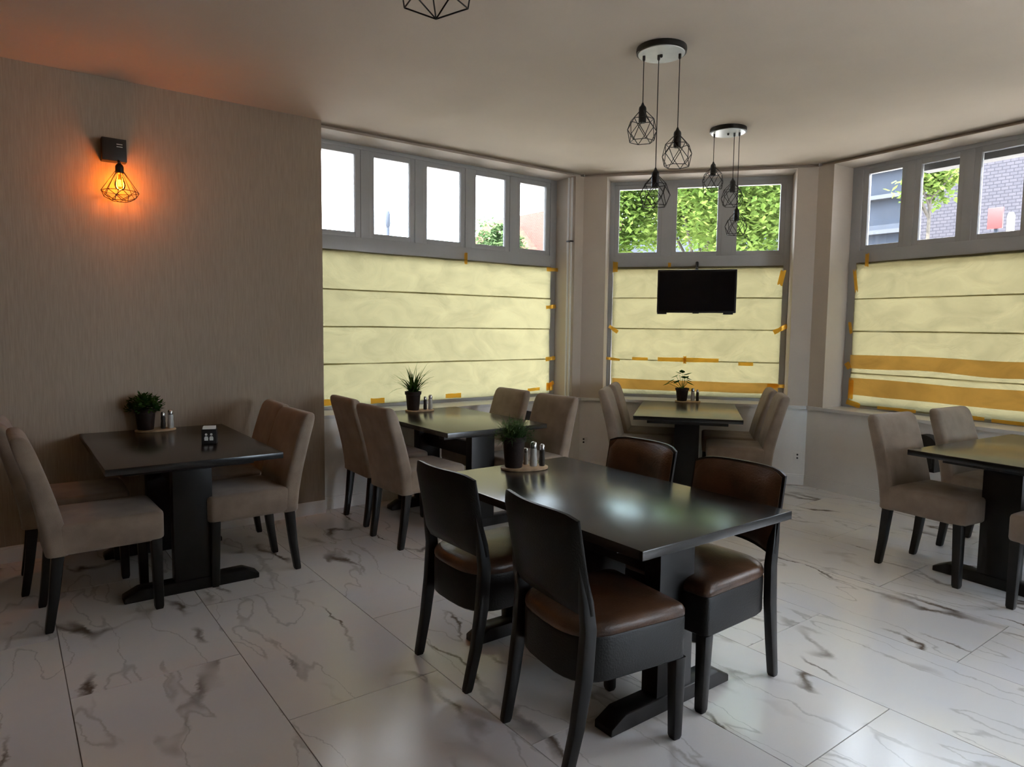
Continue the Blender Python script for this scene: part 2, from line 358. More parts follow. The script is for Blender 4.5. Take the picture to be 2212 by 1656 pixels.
# window sill boards and ledge
def line_off(P, th, d):
    return Vector((P[0]-sin(th)*d, P[1]+cos(th)*d)), Vector((cos(th), sin(th)))
def isect(P, u, Q, v):
    dx = Q-P; den = u.x*v.y-u.y*v.x; t = (dx.x*v.y-dx.y*v.x)/den; return P+t*u
def corner(d, which):
    if which == 'A': P, u = line_off(A, 0, d); Q, v = line_off(A, th2, d)
    else: P, u = line_off(B, th2, d); Q, v = line_off(B, th3, d)
    return isect(P, u, Q, v)
NOSE = -.035
P0 = (1.995, 5.16+NOSE); PA = corner(NOSE, 'A'); PBc = corner(NOSE, 'B')
Pe, _ = line_off(B+LEN3*Vector((cos(th3), sin(th3))), th3, NOSE)
Pe0, _ = line_off(B+LEN3*Vector((cos(th3), sin(th3))), th3, 0)
segs = [([P0, PA, A, (1.995, 5.16)], (1.995, 5.16), 0, (0, 4.63-1.995)), ([PA, PBc, B, A], A, th2, (.232, 1.99)), ([PBc, Pe, Pe0, B], B, th3, (.157, 2.62))]
for k, (poly, org, th, (sa, sb)) in enumerate(segs):
    bm = BM(); prism(bm, [(p[0], p[1]) for p in poly], SILL-.028, SILL)
    T = Matrix.Translation((org[0], org[1], 0)) @ Matrix.Rotation(th, 4, 'Z')
    box(bm, sa+.001, sb-.001, 0, .29, SILL-.028, SILL, T=T)
    es = [e for e in bm.edges]
    struct(finish('trim_%d' % (k+1), bm, M['trim'], smooth=False))
# baseboards
def baseboard(name, P, Q, m):
    P = Vector(P); Q = Vector(Q); L = (Q-P).length; th = atan2(Q.y-P.y, Q.x-P.x)
    bm = BM(); box(bm, 0, L, -.014, 0, 0, .085); box(bm, 0, L, -.009, 0, .085, .1)
    o = finish(name, bm, m, smooth=False); o.location = (P.x, P.y, 0); o.rotation_euler = (0, 0, th); struct(o)
baseboard('baseboard_left', (X0, 5.09), (1.995, 5.09), M['wall'])
baseboard('baseboard_back_left', (1.995, 5.16), A, M['wall'])
baseboard('baseboard_back_right', A, B, M['wall'])
baseboard('baseboard_right', B, C3, M['wall'])

# ------------------------------------------------------------------ windows
def window(idx, org, th, sa, sb, panes, paper=True):
    W = sempty('window_%d' % idx, (org[0], org[1], 0), th)
    D0, D1 = .285, .345
    def part(name, bx, m=M['frame'], bev=.004):
        bm = BM()
        for b in bx: box(bm, *b, bev=bev)
        return finish(name, bm, m, W)
    lo = panes[0][0]-.05; hi = panes[-1][1]+.05
    part('stile', [(sa, lo, D0, D1, SILL, HEAD)]); part('stile', [(hi, sb, D0, D1, SILL, HEAD)])
    part('head_rail', [(lo, hi, D0, D1, PT+.045, HEAD)])
    part('transom_rail', [(lo, hi, D0-.006, D1, TRB-.02, PB-.045)])
    part('bottom_rail', [(lo, hi, D0, D1, SILL, SILL+.045)])
    for (a, b), (c, d) in zip(panes, panes[1:]):
        part('mullion', [(b+.045, c-.045, D0+.003, D1, PB-.045, PT+.045)])
    for a, b in panes:
        e = .05
        s = part('sash', [(a-e, a, D0+.010, D1-.008, PB-e, PT+e), (b, b+e, D0+.010, D1-.008, PB-e, PT+e), (a, b, D0+.010, D1-.008, PB-e, PB), (a, b, D0+.010, D1-.008, PT, PT+e)], bev=.003)
        bm = BM(); box(bm, a-.005, b+.005, .318, .324, PB-.005, PT+.005); finish('pane', bm, M['glass'], s, smooth=False)
    bm = BM(); box(bm, lo, hi, .32, .326, SILL+.04, TRB-.015); finish('pane', bm, M['glass'], W, smooth=False)
    return W
LO = (0, 5.16)
wl = [(2.083, 2.43), (2.60, 2.945), (3.115, 3.475), (3.64, 3.99), (4.166, 4.50)]
window(1, LO, 0, 1.996, 4.63, wl)
wm = [(.325, .715), (.905, 1.30), (1.49, 1.885)]
window(2, A, th2, .233, 1.989, wm)
wr = [(.306+.462*i, .606+.462*i) for i in range(5)]
window(3, B, th3, .158, 2.62, wr)
def added_window(name, org, th, sa, sb, z0, z1, n):
    W = sempty(name, (org[0], org[1], 0), th); k = (sb-sa)/n
    bm = BM()
    for i in range(n+1):
        c = sa+i*k; box(bm, max(sa, c-.035), min(sb, c+.035), .15, .21, z0, z1, bev=.004)
    finish('stile', bm, M['frame'], W)
    bm = BM(); box(bm, sa, sb, .152, .208, z0, z0+.07); box(bm, sa, sb, .152, .208, z1-.07, z1); finish('rail', bm, M['frame'], W, smooth=False)
    for i in range(n):
        bm = BM(); box(bm, sa+i*k+.03, sa+(i+1)*k-.03, .178, .184, z0+.06, z1-.06); finish('pane', bm, M['glass'], W, smooth=False)
added_window('window_4', B, th3, 2.95, 4.45, .5, HEAD, 2)  # unseen window, added to bring more daylight in from the right
added_window('window_5', (5.1, Y0), PI, 0, 1.5, .4, 2.3, 2)  # unseen window behind the camera, added as fill light

# masking paper
random.seed(5)
def sheet(bm, s0, s1, zlo, zhi, d, amp, seed, nx=60, nz=12):
    """zlo, zhi: functions of s"""
    V = []
    for i in range(nx+1):
        s = s0+(s1-s0)*i/nx; row = []
        for j in range(nz+1):
            z = zlo(s)+(zhi(s)-zlo(s))*j/nz
            q = noise.noise(Vector((s*2.3+seed, z*3.1, seed*1.7)))*.6 + abs(noise.noise(Vector((s*4.1+z*3.0, z*2.2-s*1.6, seed))))*.7
            row.append(bm.verts.new((s, d - amp*max(0, q+.35), z)))
        V.append(row)
    for i in range(nx):
        for j in range(nz): bm.faces.new((V[i][j], V[i+1][j], V[i+1][j+1], V[i][j+1]))
def wob(z, seed, a=.004, tilt=0, sm=0):
    return lambda s: z + a*noise.noise(Vector((s*1.7, seed, 0))) + tilt*(s-sm)
def paper(label, org, th, s0, s1, zs, bottoms=None):
    t = thing('masking_paper', label, 'paper', (org[0], org[1], 0), th, None)
    for k, (zh, zl) in enumerate(zip(zs, zs[1:])):
        bm = BM(); seed = k*3.7+org[0]
        lo = wob(zl-.008, seed+1) if k < len(zs)-2 or not bottoms else bottoms
        hi = wob(zh+(.004 if k else 0), seed, .004)
        sheet(bm, s0, s1, lo, hi, .277-.0012*(k % 2), .017, seed, 90, 16)
        finish('paper_strip', bm, M['paper'], t)
    return t
def tape(t, s, z, w, h, ang=0, m='tape', d=.246):
    bm = BM(); n = 5; V = []
    for i in range(n+1):
        u = -w/2+w*i/n
        a = 1-.25*random.random()
        V.append([bm.verts.new((s+u*cos(ang)-v*sin(ang), d-.003*random.random(), z+u*sin(ang)+v*cos(ang))) for v in (-h/2*a, h/2*a)])
    for i in range(n): bm.faces.new((V[i][0], V[i+1][0], V[i+1][1], V[i][1]))
    return finish('tape_piece', bm, M[m], t)
p1 = paper('yellowed masking paper in four strips covering the lower pane of the left window', LO, 0, 2.03, 4.548, [2.088, 1.765, 1.457, 1.146, .80])
for s, z, w_, h, a in [(3.50, 2.10, .035, .12, 0), (4.55, 2.06, .15, .045, 0), (4.54, 1.68, .13, .04, .1), (4.545, 1.15, .13, .045, .1), (4.55, .88, .10, .05, .5), (4.54, .86, .09, .09, 0), (2.60, .82, .13, .05, 0), (3.37, .825, .17, .05, 0), (4.33, .84, .16, .035, .05), (2.16, .83, .20, .06, 0)]:
    tape(p1, s, z, w_, h, a)
p2 = paper('pale masking paper with one orange band covering the middle window behind the television', A, th2, .282, 1.935, [2.10, 1.785, 1.47, 1.148, .80])
for s, z, w_, h, a in [(.305, 2.10, .05, .12, 0), (.30, 1.46, .11, .04, -.6), (.30, 1.15, .15, .03, -.1), (1.92, 1.98, .05, .16, -.2), (1.93, 1.48, .14, .05, .5), (1.93, .92, .20, .04, 0), (.85, 2.115, .03, .05, 0), (.58, 1.158, .16, .04, 0), (1.06, 1.158, .60, .05, 0), (1.03, 1.158, .03, .09, 0), (1.62, 1.13, .14, .04, 0)]:
    tape(p2, s, z, w_, h, a)
bm = BM(); sheet(bm, .30, 1.93, wob(.84, 3, .01), wob(.945, 5, .012), .250, .003, 9, 40, 3); o = finish('paper_band', bm, M['paper_tape'], p2); o['label'] = 'orange band along the bottom of the paper'
p3 = paper('masking paper with two broad orange bands covering the right window', B, th3, .245, 2.52, [2.095, 1.765, 1.47, 1.085, .79])
for za, zb, sd in [(1.13, 1.25, 2), (.88, 1.03, 7)]:
    bm = BM(); sheet(bm, .245, 2.52, wob(za, sd, .03), wob(zb, sd+.3, .02), .250, .004, sd, 50, 3); o = finish('paper_band', bm, M['paper_tape'], p3); o['label'] = 'orange band across the paper'
for s, z, w_, h, a in [(.36, 2.11, .035, .13, 0), (.26, 1.93, .03, .22, .15), (.235, 1.50, .03, .12, .2), (.23, 1.15, .05, .07, .6), (.30, .80, .14, .05, -.2), (.70, .79, .34, .03, 0), (1.25, .79, .3, .035, 0), (1.6, .785, .3, .03, 0), (.27, .93, .05, .2, 0)]:
    tape(p3, s, z, w_, h, a)

# pipes in the right reveal of window 1
pp = thing('riser_pipe', 'two slim white riser pipes with a dark clamp in the left window reveal', 'pipe', (4.585, 5.21, SILL))
for dx, dy in ((0, 0), (.012, -.035)):
    bm = BM(); tube(bm, (dx, dy, 0), (dx, dy, 2.19), .011, 10); finish('pipe', bm, M['trim'], pp)
bm = BM(); box(bm, -.014, .03, -.05, .014, 1.56, 1.575, .002); finish('clamp', bm, M['blackmetal'], pp)

# wall sockets
def socket(loc, th, label):
    t = thing('wall_socket', label, 'socket', loc, th)
    bm = BM(); box(bm, -.04, .04, -.008, 0, -.04, .04, .003); finish('plate', bm, M['wall'], t)
    for z in (-.016, .016):
        bm = BM(); tube(bm, (0, -.011, z), (0, -.004, z), .009, 10); finish('hole', bm, M['blackmetal'], t)
d2 = Vector((cos(th2), sin(th2)))
socket((A.x+d2.x*.05, A.y+d2.y*.05, .315), th2, 'small cream wall socket low in the corner right of the left window')
q = B-d2*.07
socket((q.x, q.y, .275), th2, 'small cream wall socket low in the corner between the middle and right windows')

# ------------------------------------------------------------------ television
tv = thing('television', 'flat black television hung in front of the papered middle window', 'television', (A.x, A.y, 0), th2)
TS0, TS1, TZ0, TZ1, TD = .755, 1.485, 1.625, 2.035, -.14
bm = BM(); box(bm, TS0, TS1, TD, TD+.03, TZ0, TZ1, .006); box(bm, TS0+.1, TS1-.1, TD+.03, TD+.06, TZ0+.05, TZ1-.08, .008); finish('body', bm, M['tvframe'], tv)
bm = BM(); box(bm, TS0+.018, TS1-.018, TD-.002, TD+.002, TZ0+.02, TZ1-.018); finish('screen', bm, M['screen'], tv, smooth=False)
for s in (TS0+.05, TS1-.07):
    bm = BM(); box(bm, s-.045, s+.045, TD-.004, TD+.03, TZ0-.014, TZ0+.002, .003); finish('foot', bm, M['tvframe'], tv)
bm = BM(); box(bm, 1.09, 1.15, TD-.002, TD+.006, TZ0-.007, TZ0+.003, .002); finish('sensor', bm, M['tvframe'], tv)
bm = BM(); box(bm, 1.07, 1.17, TD+.06, TD+.075, 1.80, 1.95, .003); tube(bm, (1.12, TD+.07, 1.88), (1.12, .15, 1.98), .014, 8); tube(bm, (1.12, .15, 1.98), (1.12, .278, 2.14), .014, 8); finish('bracket', bm, M['blackmetal'], tv)

# ------------------------------------------------------------------ tables
TW, TL, TH = .86, 1.32, .76
def make_table(label, loc, rz, group, L=TL):
    t = thing('dining_table', label, 'table', loc, rz, group)   # local x across width, y along length, origin at centre on floor
    bm = BM(); box(bm, -TW/2, TW/2, -L/2, L/2, TH-.034, TH, .004); finish('tabletop', bm, M['tabletop'], t)
    yo = L/2-.245
    for s in (-1, 1):
        y = s*yo
        bm = BM(); box(bm, -.33, .33, y-.035, y+.035, TH-.085, TH-.034, .004); finish('batten', bm, M['blackwood'], t)
        bm = BM(); box(bm, -.10, .10, y-.04, y+.04, .065, TH-.085, .004); finish('column', bm, M['blackwood'], t)
        bm = BM()
        prof = [(-.345, 0), (.345, 0), (.345, .03), (.27, .066), (-.27, .066), (-.345, .03)]
        a = [bm.verts.new((x, y-.045, z)) for x, z in prof]; b = [bm.verts.new((x, y+.045, z)) for x, z in prof]
        bm.faces.new(a); bm.faces.new(b[::-1])
        for i in range(6): bm.faces.new((a[i], a[(i+1) % 6], b[(i+1) % 6], b[i]))
        bmesh.ops.bevel(bm, geom=bm.edges[:], offset=.004, segments=1, affect='EDGES')
        finish('foot', bm, M['blackwood'], t)
    bm = BM(); box(bm, -.018, .018, -yo+.04, yo-.04, .50, .61, .003); finish('stretcher', bm, M['blackwood'], t)
    return t
TG = 'black dining tables'
u3 = Vector((cos(th3+PI/2), sin(th3+PI/2))); v3 = Vector((cos(th3), sin(th3)))
t_front = make_table('black dining table in the middle of the floor ringed by four brown leather chairs', (2.048, 2.13, 0), 0, TG, 1.36)
t_left = make_table('black dining table against the beige wall under the glowing wall lamp', (.81, 4.428, 0), 0, TG)
t_left2 = make_table('black dining table pushed up to the left papered window', (2.79, 4.49, 0), 0, TG, 1.27)
n2 = Vector((-sin(th2), cos(th2)))
cm = Vector(((4.123+4.655)/2, (3.85+3.161)/2)) + n2*.620
t_mid = make_table('black dining table seen end-on below the television', (cm.x, cm.y, 0), th2, TG, 1.24)
cr = Vector((4.38, 1.836)) + Vector((.995, -.099))*.66 + Vector((-.099, -.995))*.43
t_right = make_table('black dining table at the right edge beside the right window', (cr.x, cr.y, 0), radians(-95.68), TG)

# ------------------------------------------------------------------ taupe chairs (front = local +x)
def leg_mesh(pts, name, parent, m):
    """pts: (x, y, z, half x, half y)"""
    bm = BM(); loft(bm, [[(x+a, y+b, z) for a, b in rrect(hx, hy, min(hx, hy)*.3, 2)] for x, y, z, hx, hy in pts]); return finish(name, bm, m, parent)
def make_taupe():
    t = thing('upholstered_chair', 'x', 'chair')
    bm = BM(); cushion(bm, .02, 0, .235, .222, .365, .515, .035, .022, .006); finish('seat', bm, M['fabric'], t)
    bm = BM(); S = []
    zs = [.362, .37, .40, .48, .56, .64, .72, .80, .87, .91, .928, .938, .942]
    for z in zs:
        u = max(0, (z-.40)/.54); xb = -.205-.125*u**1.35
        th_ = .100-.018*u; e = 0
        if z > .90: e = {.91: .004, .928: .012, .938: .024, .942: .036}.get(z, 0)
        if z == .362: e = .008
        hx = th_/2-e*.8; hy = .222-e*.7
        S.append([(xb+.0+th_/2-.05+x, y, z) for x, y in rrect(hx, hy, min(.028, hx*.7))])
    loft(bm, S); finish('backrest', bm, M['fabric'], t)
    for s in (-1, 1):
        leg_mesh([(.222, s*.188, 0, .017, .017), (.222, s*.188, .015, .021, .021), (.216, s*.190, .372, .026, .026)], 'leg', t, M['blackwood'])
        leg_mesh([(-.252, s*.188, 0, .016, .017), (-.250, s*.188, .012, .019, .020), (-.228, s*.190, .16, .022, .022), (-.205, s*.192, .37, .027, .025)], 'leg', t, M['blackwood'])
    bm = BM(); box(bm, -.268, -.262, -.23, -.21, .40, .43); 
    return t
taupe0 = make_taupe(); tused = [False]
def taupe(xr, yr, rz, label, group):
    """xr, yr: midpoint between the rear feet; rz facing"""
    loc = (xr+.25*cos(rz), yr+.25*sin(rz), 0)
    if not tused[0]:
        tused[0] = True; taupe0.location = loc; taupe0.rotation_euler = (0, 0, rz); taupe0['label'] = label; taupe0['group'] = group; return taupe0
    return dup(taupe0, loc, rz, label, group)
G1 = 'taupe upholstered chairs'
taupe(.128, 4.00, 0.03, 'taupe chair at far left, nearer of the two left of the wall lamp table', G1)
taupe(.06, 4.60, -.02, 'taupe chair at the far left edge, behind its neighbour and nearest the wall', G1)
taupe(1.378, 4.18, PI+.04, 'taupe chair right of the table under the wall lamp, nearer of its pair', G1)
taupe(1.41, 4.68, PI-.05, 'taupe chair by the beige wall, mostly hidden behind the one right of the lamp table', G1)
taupe(2.05, 4.135, .05, 'taupe chair left of the left window table, nearer of the pair', G1)
taupe(2.10, 4.745, -.02, 'taupe chair left of the left window table, farther one beside the sill', G1)
taupe(3.40, 4.05, PI+.06, 'taupe chair right of the left window table, nearer one of the pair', G1)
taupe(3.42, 4.66, PI-.02, 'taupe chair right of the left window table, farther one against the sill', G1)
def mid(s, d): return cm + d2*s + n2*d
for s, d, rz, lab in [(-.63, -.20, th2, 'taupe chair left of the table below the television, nearer one'), (-.61, .34, th2, 'taupe chair left of the table below the television, farther one by the sill'),
                      (.67, -.24, th2+PI, 'taupe chair right of the table below the television, nearer one'), (.64, .30, th2+PI, 'taupe chair right of the table below the television, farther one by the sill')]:
    q = mid(s, d); taupe(q.x, q.y, rz, lab, G1)
taupe(4.615, 1.965, radians(-95.5-2), 'taupe chair at the right table, left one of the two on the window side', G1)
taupe(5.335, 1.895, radians(-95.5), 'taupe chair at the right table, right one of the two nearest the papered window', G1)
taupe(4.42, .74, radians(84.5), 'taupe chair cut off by the right picture edge, near side of the right table', G1)

# ------------------------------------------------------------------ brown leather chairs
def make_brown():
    t = thing('leather_chair', 'x', 'chair')
    def dshape(sc_, r=0):
        pts = []
        n = 8
        # front right corner -> front left -> rear arc
        fx, hy = .245, .215
        c = .03
        for (cx, cy, a0) in ((fx-c, hy-c, 0),):
            for i in range(4):
                a = PI/2*(i/3); pts.append((cx+c*cos(a), cy+c*sin(a)))
        for i in range(1, 2*n):
            a = PI/2 + PI*i/(2*n)
            ca, sa = cos(a), sin(a)
            e = .62
            pts.append((-.02+.215*(-1)*abs(ca)**e if ca < 0 else -.02, (1 if sa > 0 else -1)*hy*abs(sa)**e))
        for i in range(4):
            a = -PI/2+PI/2*(i/3); pts.append((fx-c+c*cos(a), -(hy-c)+c*sin(a)))
        return [(x*sc_, y*sc_) for x, y in pts]
    bm = BM(); loft(bm, [[(x, y, z) for x, y in dshape(s)] for z, s in ((.305, .97), (.312, 1.0), (.452, 1.0), (.46, .985))]); finish('seat_band', bm, M['blackleather'], t)
    bm = BM(); loft(bm, [[(x, y, z) for x, y in dshape(s)] for z, s in ((.458, .975), (.466, 1.0), (.482, 1.0), (.497, .97), (.508, .90), (.514, .75), (.518, .45))]); c = finish('seat', bm, M['brownleather'], t, ang=1.2)
    # back: curved shell with cushion in front
    def back(name, m, off0, off1, zlo, zhi, hy, inset):
        bm = BM(); NY, NZ = 12, 8; F, R = [], []
        for i in range(NY+1):
            y = -hy+2*hy*i/NY; fr, rr = [], []
            for j in range(NZ+1):
                z0 = zlo + .03*(1-(y/hy)**2)
                z1 = zhi - .022*abs(y/hy)**6
                v = j/NZ; z = z0+(z1-z0)*v
                xc = -.225-.075*((z-.5)/.39) + .045*(abs(y)/.22)**2
                edge = min(1, min(j, NZ-j)*1.2+.0, )  # thin at rim
                ey = min(1, min(i, NY-i)*1.0)
                k = .35+.65*min(edge, 1)*min(ey, 1)
                fr.append(bm.verts.new((xc+off1*k if off1 > 0 else xc+off1, y, z))); rr.append(bm.verts.new((xc+off0*(k if off0 < 0 else 1), y, z)))
            F.append(fr); R.append(rr)
        for i in range(NY):
            for j in range(NZ):
                bm.faces.new((F[i][j], F[i+1][j], F[i+1][j+1], F[i][j+1])); bm.faces.new((R[i][j], R[i][j+1], R[i+1][j+1], R[i+1][j]))
        for i in range(NY):
            bm.faces.new((F[i][0], R[i][0], R[i+1][0], F[i+1][0])); bm.faces.new((F[i][NZ], F[i+1][NZ], R[i+1][NZ], R[i][NZ]))
        for j in range(NZ):
            bm.faces.new((F[0][j], F[0][j+1], R[0][j+1], R[0][j])); bm.faces.new((F[NY][j], R[NY][j], R[NY][j+1], F[NY][j+1]))
        return finish(name, bm, m, t, ang=1.1)
    back('back_shell', M['blackleather'], -.022, .014, .535, .892, .226, 0)
    back('back_cushion', M['brownleather'], .015, .038, .55, .885, .216, 0)
    for s in (-1, 1):
        leg_mesh([(.222, s*.188, 0, .015, .015), (.222, s*.188, .012, .019, .019), (.218, s*.190, .31, .025, .025)], 'leg', t, M['blackwood'])
        leg_mesh([(-.262, s*.198, 0, .015, .015), (-.259, s*.198, .012, .018, .017), (-.225, s*.205, .17, .021, .018), (-.200, s*.208, .34, .025, .018), (-.190, s*.209, .50, .024, .018), (-.203, s*.209, .60, .022, .016), (-.225, s*.205, .72, .012, .010)], 'leg', t, M['blackwood'])
    return t
br0 = make_brown(); bused = [False]
def brown(xr, yr, rz, label):
    loc = (xr+.262*cos(rz), yr+.262*sin(rz), 0)
    if not bused[0]:
        bused[0] = True; br0.location = loc; br0.rotation_euler = (0, 0, rz); br0['label'] = label; br0['group'] = 'brown leather chairs'; return
    dup(br0, loc, rz, label, 'brown leather chairs')
brown(1.435, 1.766, -.12, 'brown leather chair nearest the camera, rear leg cut off below')
brown(1.454, 2.416, .0, 'brown leather chair with black back, left of the middle table beside the potted plant')
brown(2.588, 1.77, PI+.02, 'brown leather chair with its seat showing, near right corner of the middle table')
brown(2.65, 2.39, PI, 'brown leather chair with only its backrest showing beyond the middle table')

# ------------------------------------------------------------------ small black boxes fixed to the dado
def wall_box(loc, th, label):
    t = thing('wall_box', label, 'box', loc, th)
    prof = [(-.10, 0), (.10, 0), (.10, .22)]+[(.10*cos(a), .22+.07*sin(a)) for a in [PI*k/12 for k in range(1, 12)]]+[(-.10, .22)]
    bm = BM(); a = [bm.verts.new((x, 0, z)) for x, z in prof]; b = [bm.verts.new((x, -.10, z)) for x, z in prof]; n = len(prof)
    bm.faces.new(a); bm.faces.new(b[::-1])
    for k in range(n): bm.faces.new((a[k], a[(k+1) % n], b[(k+1) % n], b[k]))
    finish('housing', bm, M['blackmetal'], t)
    bm = BM(); box(bm, -.08, .08, -.108, -.10, .03, .20, .003); finish('cover', bm, M['blackmetal'], t)
q = B+Vector((cos(th3), sin(th3)))*1.12
wall_box((q.x, q.y, .36), th3, 'small black round-topped box on the wall between the two chairs at the right window')
wall_box((4.02, 5.16, .38), 0, 'small black round-topped box on the wall behind the chairs right of the left window table')

# ------------------------------------------------------------------ things on the tables
def tray(loc, rz, label):
    bm = BM(); S = []
    for z, s in ((0, .97), (.002, 1), (.010, 1), (.012, .97)):
        S.append([(.122*s*cos(a)*(1+.03*sin(3*a)), .075*s*sin(a)*(1+.04*cos(2*a)), z) for a in [2*PI*i/32 for i in range(32)]])
    loft(bm, S); o = finish('wooden_board', bm, M['wood']); o.location = loc; o.rotation_euler = (0, 0, rz); tag(o, label, 'board', 'wooden boards')
def pot(t, h, rt, rb):
    bm = BM(); lathe(bm, [(rb, 0), (rb+.002, .004), (rt-.003, h*.82), (rt+.004, h*.84), (rt+.005, h), (rt-.004, h), (rt-.007, h*.9), (.01, h*.88)], 28); finish('pot', bm, M['pot'], t)
    bm = BM(); lathe(bm, [(rt-.008, h*.86), (rt-.008, h*.93), (.01, h*.95)], 20); finish('soil', bm, M['soil'], t)
def blade(bm, p, az, el, L, w, curl, n=6):
    """arching leaf blade"""
    pos = Vector(p); e = el; pts = []
    for i in range(n+1):
        pts.append(pos.copy()); pos = pos + (L/n)*Vector((cos(az)*cos(e), sin(az)*cos(e), sin(e))); e -= curl/n
    sd = Vector((-sin(az), cos(az), 0)); V = []
    for i, q_ in enumerate(pts):
        ww = w*(1-(i/n)**1.8)*(.6+.4*min(1, i/1.5)) + .0004
        V.append((bm.verts.new(q_-sd*ww/2), bm.verts.new(q_+sd*ww/2)))
    for i in range(n): bm.faces.new((V[i][0], V[i+1][0], V[i+1][1], V[i][1]))
def leaf(bm, p, az, el, L, w):
    d = Vector((cos(az)*cos(el), sin(az)*cos(el), sin(el))); s = Vector((-sin(az), cos(az), 0)); n_ = d.cross(s)
    P = [p, p+d*L*.3+s*w*.45, p+d*L*.65+s*w*.42, p+d*L, p+d*L*.65-s*w*.42, p+d*L*.3-s*w*.45]
    c = [p+d*L*.3-n_*w*.12, p+d*L*.65-n_*w*.1]
    V = [bm.verts.new(x) for x in P]; C_ = [bm.verts.new(x) for x in c]
    for f in ((V[0], V[1], C_[0]), (V[1], V[2], C_[1], C_[0]), (V[2], V[3], C_[1]), (V[3], V[4], C_[1]), (V[4], V[5], C_[0], C_[1]), (V[5], V[0], C_[0])): bm.faces.new(f)
def plant(kind, loc, label, h, rt, rb, rz=0):
    t = thing('potted_plant', label, 'plant', loc, rz); pot(t, h, rt, rb); R = random.Random(kind)
    bm = BM()
    if kind == 'spider':
        for i in range(70):
            az = R.uniform(0, 2*PI); el = R.uniform(.55, 1.5); L = R.uniform(.16, .30)
            blade(bm, (R.uniform(-.03, .03), R.uniform(-.03, .03), h*.9), az, el, L, R.uniform(.009, .015), R.uniform(.1, 1.5))
        for az, L in ((radians(140), .27), (radians(150), .24), (radians(-38), .28), (radians(-30), .22), (radians(100), .26)):
            blade(bm, (0, 0, h*.9), az, 1.0, L, .013, 1.5)
        finish('foliage', bm, M['grass'], t, stuff=True)
    elif kind == 'feather':
        for i in range(420):
            az = R.uniform(0, 2*PI); el = R.uniform(.15, 1.55); L = R.uniform(.06, .145)
            blade(bm, (R.uniform(-.04, .04), R.uniform(-.04, .04), h*.9), az, el, L, R.uniform(.004, .008), R.uniform(.1, 1.4), 4)
        for i in range(300):
            az = R.uniform(0, 2*PI); el = R.uniform(0, 1.5); r = R.uniform(.05, .11); p = Vector((r*cos(az)*cos(el), r*sin(az)*cos(el), h*.95+r*sin(el)*.85))
            leaf(bm, p, R.uniform(0, 2*PI), R.uniform(-.4, 1.2), R.uniform(.012, .02), .008)
        finish('foliage', bm, M['feather'], t, stuff=True)
    elif kind == 'herb':
        for i in range(520):
            az = R.uniform(0, 2*PI); el = R.uniform(-.1, 1.55); r = .115*R.uniform(.3, 1)**.5*(.9+.15*sin(3*az))
            p = Vector((r*cos(az)*cos(el), r*sin(az)*cos(el), h*.98+r*sin(el)*.85))
            leaf(bm, p, az+R.uniform(-1, 1), R.uniform(-.6, 1), R.uniform(.022, .04), R.uniform(.016, .026))
        for i in range(24):
            az = R.uniform(0, 2*PI); el = R.uniform(.3, 1.5); tube(bm, (0, 0, h*.9), (.09*cos(az)*cos(el), .09*sin(az)*cos(el), h+.08*sin(el)), .0015, 4)
        finish('foliage', bm, M['herb'], t, stuff=True)
    else:
        finish_st = BM()
        for i, (dx, dy, dz, L) in enumerate([(-.14, .0, .045, .06), (-.10, 0, .075, .065), (-.06, .02, .12, .06), (-.03, -.01, .13, .05), (0, .02, .135, .07), (.03, 0, .115, .07), (.05, .01, .10, .06), (.055, -.02, .06, .07), (.03, .03, .08, .06), (-.05, -.03, .07, .06), (.06, .02, .075, .05), (0, -.04, .09, .06), (-.08, .02, .06, .05)]):
            # local x along the picture's left-right
            p = Vector((dx, dy, h+dz)); tube(finish_st, (0, 0, h*.9), p, .002, 5)
            az = atan2(dy, dx) if dx or dy else 0
            leaf(bm, p-Vector((cos(az)*L*.4, sin(az)*L*.4, -.01)), az, -.45 if abs(dx) > .04 else .3, L*1.35, L*.85)
        finish('stem', finish_st, M['broad'], t)
        finish('foliage', bm, M['broad'], t, stuff=True)
    return t
def shaker(loc, label, fill, h=.105, r=.017, g='salt and pepper shakers'):
    t = thing('shaker', label, 'shaker', loc, 0, g)
    bm = BM(); lathe(bm, [(r*.85, 0), (r, .004), (r, h*.3), (r*.86, h*.45), (r*.92, h*.62), (r*.8, h*.74)], 18); finish('body', bm, M[fill], t)
    bm = BM(); lathe(bm, [(r*.86, h*.73), (r*.9, h*.75), (r*.88, h*.92), (r*.6, h*.98), (r*.1, h)], 18); finish('cap', bm, M['steel'], t)
TT = TH
def setting(c, ang, kind, plab, blab, sl, pl, h, rt, rb, dark_first=False):
    """plant on one end of the board, shakers on the other; ang = board direction"""
    cx, cy = c; ux, uy = cos(ang), sin(ang)
    tray((cx, cy, TT), ang, blab)
    plant(kind, (cx-ux*.058, cy-uy*.058, TT+.012), plab, h, rt, rb, ang)
    a, b = (.045, .09) if not dark_first else (.09, .045)
    shaker((cx+ux*a, cy+uy*a-.0, TT+.012), sl, 'saltglass', .125, .019)
    shaker((cx+ux*b, cy+uy*b, TT+.012), pl, 'pepper', .112, .015)
VR = -yaw   # direction of the picture's horizontal
setting((2.09, 2.672), VR+.25, 'feather', 'feathery green plant in a dark pot on the middle table', 'pale wooden board on the middle table', 'clear salt shaker on the middle table', 'dark pepper shaker on the middle table', .155, .058, .042)
shaker((2.125, 2.71, TT+.012), 'short shaker behind the clear one on the middle table', 'saltglass', .085, .013)
setting((.80, 4.98), -.08, 'herb', 'bushy dark green herb in a black pot on the table under the wall lamp', 'wooden board on the table under the wall lamp', 'white salt shaker on the table under the wall lamp', 'dark pepper shaker on the table under the wall lamp', .135, .062, .046, True)
